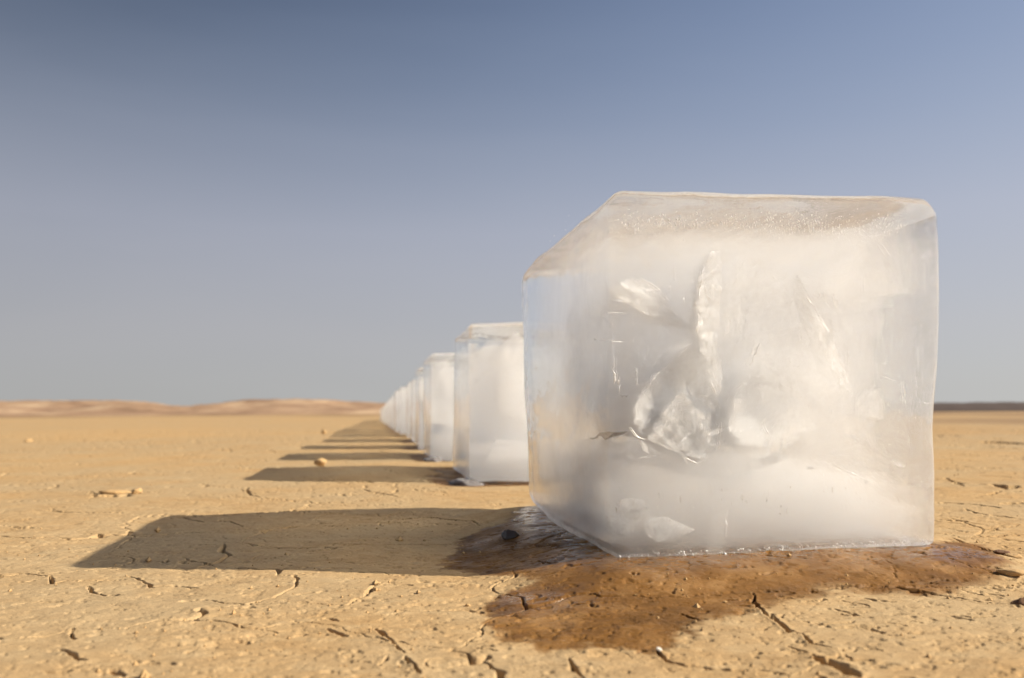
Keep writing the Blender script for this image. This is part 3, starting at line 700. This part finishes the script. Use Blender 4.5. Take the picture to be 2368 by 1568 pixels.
    def dense(P, n):
        P = np.asarray(P, float); L = np.concatenate([[0], np.cumsum(np.linalg.norm(np.diff(P, axis=0), axis=1))]); q = np.linspace(0, L[-1], n)
        P = np.stack([np.interp(q, L, P[:, k]) for k in range(3)], 1)
        for _ in range(2): P[1:-1] = (P[:-2]+2*P[1:-1]+P[2:])/4
        return P, q
    LINES = [  # the sharp bright or broken lines along the cracks
        ([(800,312),(783,340),(770,420),(762,500),(757,600),(762,660),(775,700),(800,770),(825,830),(842,900),(850,980),(842,1075)], .024, .0007),
        ([(490,985),(520,1020),(575,1035),(640,1062),(700,1092),(755,1124),(800,1098),(850,1080)], .026, .0008),
        ([(560,830),(600,775),(650,740),(700,690),(735,655)], .030, .0010), ([(545,850),(590,790),(640,760),(660,720)], .027, .0006),
        ([(722,602),(680,588),(640,580),(600,572),(560,545),(520,510),(470,460)], .030, .0006), ([(500,400),(560,415),(610,445),(645,490)], .030, .0005),
        ([(1130,400),(1165,445),(1225,525),(1245,580),(1268,640),(1320,760),(1350,850)], .035, .0006), ([(1065,732),(1110,745),(1160,748),(1215,775)], .030, .0005),
        ([(1000,955),(1025,985),(1045,1020),(1065,1045),(1090,1085),(1103,1108)], .022, .0006), ([(1010,640),(985,700),(960,760),(930,820),(890,880)], .040, .0008),
        ([(1140,1088),(1220,1110),(1300,1140),(1380,1175),(1450,1200),(1520,1235)], .05, .0005), ([(300,1035),(420,1035),(520,1040)], .04, .0004),
        ([(410,440),(408,560),(412,700),(414,820)], .006, .0005), ([(880,1290),(872,1380),(860,1500)], .012, .0005),
        ([(290,1335),(330,1365),(360,1395),(412,1412)], .010, .0004), ([(545,1378),(575,1418),(610,1432),(650,1420)], .010, .0004), ([(424,1275),(428,1330),(425,1362),(500,1362)], .012, .0004)]
    vs, fs, off = [], [], 0
    def addt(P, rr__):
        nonlocal off
        v, f = tube(P, rr__); vs.append(v); fs.append(f+off); off += len(v)
    for k, (ln, dep, w_) in enumerate(LINES):
        vs, fs, off = [], [], 0
        P, q = dense([inside(*z(*p), dep) for p in ln], 26*len(ln))
        P = P+.0016*np.stack([fbm(q*120+k*9, q*0+c_, n=3, s=700+c_) for c_ in range(3)], 1)
        addt(P, w_*np.clip(.35+1.5*fbm(q*70+k*5, q*0+.5, n=3, s=710), .02, 1.3)*1.5)
        o = mesh_obj('crack_edge', np.concatenate(vs), np.concatenate(fs), M_SPARK, root); rebase(o, loc)
    vs, fs, off = [], [], 0
    rl = np.random.default_rng(31)
    for k in range(46):                                             # short stray hairlines
        x, y = rl.uniform(180, 1640), rl.uniform(200, 1420); d_ = rl.uniform(.006, .05); an = rl.normal(1.2, .7); L = rl.uniform(20, 90)
        P, q = dense([inside(*z(x+L*math.cos(an)*t_+6*math.sin(3*t_+k), y+L*math.sin(an)*t_), d_) for t_ in np.linspace(0, 1, 5)], 30)
        addt(P, rl.uniform(.0002, .0005)*np.clip(.5+1.2*fbm(q*200+k, q*0, n=2, s=720), .05, 1))
    o = mesh_obj('hairline_crack', np.concatenate(vs), np.concatenate(fs), M_SPARK, root, kind='stuff'); rebase(o, loc)
    # strings of trapped air near the faces
    rb = np.random.default_rng(21); vs, fs, off = [], [], 0
    na, nb = 6, 5
    a_ = np.linspace(0, 2*math.pi, na, endpoint=False); b_ = np.linspace(0, math.pi, nb)
    A_, B_ = np.meshgrid(a_, b_); sph = np.stack([np.cos(A_)*np.sin(B_), np.sin(A_)*np.sin(B_), np.cos(B_)], -1).reshape(-1, 3)
    I = np.arange(na*nb).reshape(nb, na); J = np.roll(I, -1, 1); sf = np.stack([I[:-1].ravel(), I[1:].ravel(), J[1:].ravel(), J[:-1].ravel()], 1)
    def bub(c, r, l):
        nonlocal off
        vs.append(c+sph*np.array([r, r, l])); fs.append(sf+off); off += len(sph)
    for _ in range(420):
        x = rb.uniform(470, 1560); y = 185+rb.normal(0, 22)+(x-1000)*.02
        k = rb.pareto(2.5)*.0004; bub(inside(*z(x, y), rb.uniform(.006, .05)), min(.0011, .0003+k), min(.0018, .0004+k)*rb.choice([1, 1, 1, 2.5]))
    for _ in range(26):
        x = rb.uniform(420, 1650); y = rb.uniform(240, 900)
        for j in range(rb.integers(2, 7)): bub(inside(*z(x+rb.normal(0, 2), y+j*13), .012), rb.uniform(.0003, .0007), rb.uniform(.001, .004))
    def flush(m):
        nonlocal vs, fs, off
        o = mesh_obj('air_bubble', np.concatenate(vs), np.concatenate(fs), m, root, kind='stuff'); rebase(o, loc); vs, fs, off = [], [], 0
    flush(M_SPARK)
    for _ in range(60):
        x = rb.uniform(380, 1560); y = rb.uniform(1215, 1330)
        bub(inside(*z(x, y), rb.uniform(.004, .03)), rb.uniform(.00015, .0004), .001+.004*rb.random()**2)
    flush(M_BUB)
    for _ in range(900):
        bub(inside(*z(rb.uniform(120, 1660), rb.uniform(130, 1420)), rb.uniform(.006, .08)), rb.uniform(.0002, .0006), rb.uniform(.0002, .001))
    for _ in range(90):                                             # frosty rim where the front stands in the mud
        q = rb.uniform(0, 1); p = B1[0]+E1*q+N1*rb.uniform(-.012, .001)+np.array([0, 0, rb.uniform(.002, .007)])
        bub(p, rb.uniform(.0006, .0016), rb.uniform(.0006, .0014))
    flush(M_SPARK)
block_first()

def block_next(i, label):
    B, T = blocks[i]
    loc = tuple(float(c) for c in (B[0]+B[3])/2)
    root = empty('ice_block', loc); thing(root, label, 'ice block', GROUP)
    v, f = rounded_box(44 if i < 4 else 20, B, T, .016, .010, .003, 20+i)
    o = mesh_obj('ice_body', v, f, M_ICE, root); rebase(o, loc)
    cen = (sum(B)+sum(T))/8
    sh = lambda p, k: cen+(p-cen)*k
    v, f = rounded_box(16, [sh(p, .93) for p in B], [sh(p, .93) for p in T], .03, .03, .006, 50+i)
    if i > 3: o = mesh_obj('milky_core', v, f, M_FAR, root); rebase(o, loc)
    else: fill(B, T, root, loc, 300+i*17, .10, .10, M_FARHEART, .90, M_FARBASE_REFL)
    if i > 8: return
    r = np.random.default_rng(300+i)
    u = (B[1]-B[0]); w_ = (B[2]-B[0]); h = T[0]-B[0]
    if i == 1:                                                      # the long white crack and two lesser ones
        for pts, dn_, dp_ in (([(.05,.05,.62),(.14,.05,.72),(.26,.06,.88),(.34,.07,.95),(.42,.10,.90),(.36,.12,.74),(.22,.08,.74),(.12,.06,.66)], 70, .02), ([(.20,.08,.70),(.38,.10,.74),(.5,.16,.5),(.4,.12,.35),(.22,.08,.45)], 22, .06), ([(.1,.05,.10),(.4,.06,.14),(.42,.08,.24),(.2,.06,.27)], 25, .03)):
            o = sheet('fracture', [B[0]+u*a_+w_*b_+h*c_ for a_, b_, c_ in pts], crack(dn_), root, .0015, 390+dn_, 24, .01, 0, .005, dp_); rebase(o, loc)
        return
    for k in range(4 if i < 4 else 2):
        c = B[0]+u*r.uniform(.1, .35)+w_*r.uniform(.08, .5)+h*r.uniform(.35, .7)
        a1 = (u*r.uniform(.10, .25)+w_*r.uniform(.05, .15)); a2 = (h*r.uniform(.15, .32)+u*r.uniform(-.1, .1))
        P = [c+a1*math.cos(q)*r.uniform(.6, 1)+a2*math.sin(q)*r.uniform(.6, 1) for q in np.linspace(0, 2*math.pi, 11)[:-1]]
        o = sheet('fracture', P, crack(30 if k % 2 else 60), root, .0015, 400+i*11+k, 22, .015, int(k), .005, .03); rebase(o, loc)
ORD = ['second', 'third', 'fourth', 'fifth', 'sixth', 'seventh', 'eighth', 'ninth', 'tenth', 'eleventh', 'twelfth']
TXT = {1: 'half hidden behind the nearest one', 2: 'narrow pale yellowish slab showing', 3: 'slim greyish strip showing'}
for i in range(1, len(blocks)):
    if i <= 11: lb = f'{ORD[i-1]} ice block from the camera in the row, ' + TXT.get(i, 'thin pale sliver showing beside its neighbour')
    else: lb = 'tiny blurred ice block towards the vanishing end of the row'
    block_next(i, lb)

# ---------------------------------------------------------------- clods, stones and wet lumps
M_CLOD = simple('clod_clay', (.44, .285, .13), .95, 90, .30, .003)
M_DARKCLOD = simple('dark_clod', (.15, .075, .035), .9, 120, .35, .003)
M_PEBBLE = simple('pale_stone', (.62, .58, .50), .7, 60, .10, .001)
M_WETSTONE = simple('wet_stone', (.055, .040, .030), .22, 80, .3, .001)
M_SLUSH = simple('dirty_slush', (.17, .155, .15), .12, 60, .45, .006)
def lump(name, label, cat, px, py, size, mat, seed, group=None, rough=.45, sink=.25, n=26):
    """an irregular, broken-edged lump: noise-pushed sphere with flattened facets"""
    m = n//2+2
    a = np.linspace(0, 2*math.pi, n, endpoint=False); b = np.linspace(0, math.pi, m)
    A_, B_ = np.meshgrid(a, b); d = np.stack([np.cos(A_)*np.sin(B_), np.sin(A_)*np.sin(B_), np.cos(B_)], -1).reshape(-1, 3)
    r = np.ones(len(d)); rg = np.random.default_rng(seed)
    for _ in range(9):
        nn = rg.normal(size=3); nn /= np.linalg.norm(nn); c = rg.uniform(.55, .85)
        k = d@nn; r = np.minimum(r, np.where(k > .05, c/np.maximum(k, .05), 9))
    r = r*(1+rough*.5*fbm(d[:, 0]*2.2+seed, d[:, 1]*2.2, d[:, 2]*2.2, n=4, s=seed, g=.6))
    v = d*r[:, None]*np.array(size)/2
    I = np.arange(n*m).reshape(m, n); J = np.roll(I, -1, 1)
    f = np.stack([I[:-1].ravel(), I[1:].ravel(), J[1:].ravel(), J[:-1].ravel()], 1)
    p = gnd(px, py); v[:, 2] += size[2]*(.5-sink)
    hz_ = float(ground_fields(np.array([p[0]]), np.array([p[1]]))[0][0])
    o = mesh_obj(name, v, f, mat); o.location = (p[0], p[1], hz_); o.rotation_euler = (0, 0, rg.uniform(-.4, .4))
    thing(o, label, cat, group); return o
G = 'loose clods on the dry ground'
lump('clay_clod', 'flat broken slab of clay left of the long shadow, dark side showing', 'clod', 268, 1143, (.070, .035, .013), M_CLOD, 3, G)
lump('clay_clod', 'small pale clod just right of the flat clay slab', 'clod', 314, 1144, (.026, .026, .018), M_CLOD, 4, G)
lump('clay_clod', 'rounded pale clod standing on lit ground just behind the second long shadow', 'clod', 741, 1079, (.048, .045, .036), M_CLOD, 5, G)
lump('clay_clod', 'tiny far clod at the left edge of the plain', 'clod', 66, 1020, (.055, .05, .05), M_CLOD, 6, G)
lump('clay_clod', 'tiny far clod on the plain above the shadows', 'clod', 748, 1004, (.05, .05, .05), M_CLOD, 7, G)
lump('clay_clod', 'dark red brown clod on the edge of the wet mud at right', 'clod', 2316, 1282, (.022, .016, .008), M_DARKCLOD, 8, G)
lump('clay_clod', 'pale flake right beside the dark red brown clod', 'clod', 2343, 1288, (.020, .014, .007), M_CLOD, 9, G)
lump('clay_clod', 'brown flaky clod below the dark red one at the right edge', 'clod', 2338, 1320, (.030, .018, .009), M_CLOD, 10, G)
lump('clay_clod', 'dark clod cut by the right edge of the picture', 'clod', 2366, 1398, (.020, .018, .011), M_DARKCLOD, 11, G)
lump('clay_clod', 'brown clod at the bottom beside the widest crack', 'clod', 1788, 1556, (.011, .009, .006), M_DARKCLOD, 12, G)
lump('clay_clod', 'small clod on the pale ground left of the wet mud tip', 'clod', 1082, 1399, (.006, .006, .004), M_CLOD, 13, G)
lump('pebble', 'small white pebble at the lower rim of the wet mud', 'pebble', 1524, 1506, (.0055, .0045, .0036), M_PEBBLE, 14)
lump('wet_stone', 'small dark wet stone lying in the shaded mud left of the biggest block', 'stone', 1180, 1246, (.026, .020, .015), M_WETSTONE, 15, None, .3)
lump('slush_lump', 'grey slushy lump at the foot of the second block', 'slush', 1072, 1116, (.10, .13, .036), M_SLUSH, 16, 'slush at the foot of the blocks', .7, .35, 40)
lump('slush_lump', 'grey slushy lump at the foot of the third block', 'slush', 1004, 1066, (.08, .10, .032), M_SLUSH, 17, 'slush at the foot of the blocks', .7, .35, 40)
# crumbs of clay
rk = np.random.default_rng(77); vs, fs = [], []
oct_v = np.array([(1, 0, 0), (0, 1, 0), (-1, 0, 0), (0, -1, 0), (0, 0, 1), (0, 0, -1)], float)
oct_f = np.array([(0, 1, 4), (1, 2, 4), (2, 3, 4), (3, 0, 4), (1, 0, 5), (2, 1, 5), (3, 2, 5), (0, 3, 5)])
N = 1500
rr_ = .42*np.exp(rk.uniform(0, 1.9, N)); tt_ = rk.uniform(rad(-40), rad(40), N)
cx_, cy_ = np.sin(tt_)*rr_, np.cos(tt_)*rr_
clump = fbm(cx_*5, cy_*5, n=3, s=88); ok = (clump > -.05) & (quad_sd(cx_, cy_, B1) > .01)
cx_, cy_ = cx_[ok], cy_[ok]; cz_ = ground_fields(cx_, cy_)[0]
for i in range(len(cx_)):
    sz = rk.uniform(.0005, .0016)*(1+rk.pareto(3))*.9
    vs.append(np.array((cx_[i], cy_[i], cz_[i]+sz*.3))+oct_v*rk.uniform(.6, 1.3, (6, 3))*min(sz, .006)); fs.append(oct_f+6*i)
mesh_obj('clay_crumbs', np.concatenate(vs), np.concatenate(fs), M_CLOD, smooth=False, kind='stuff')
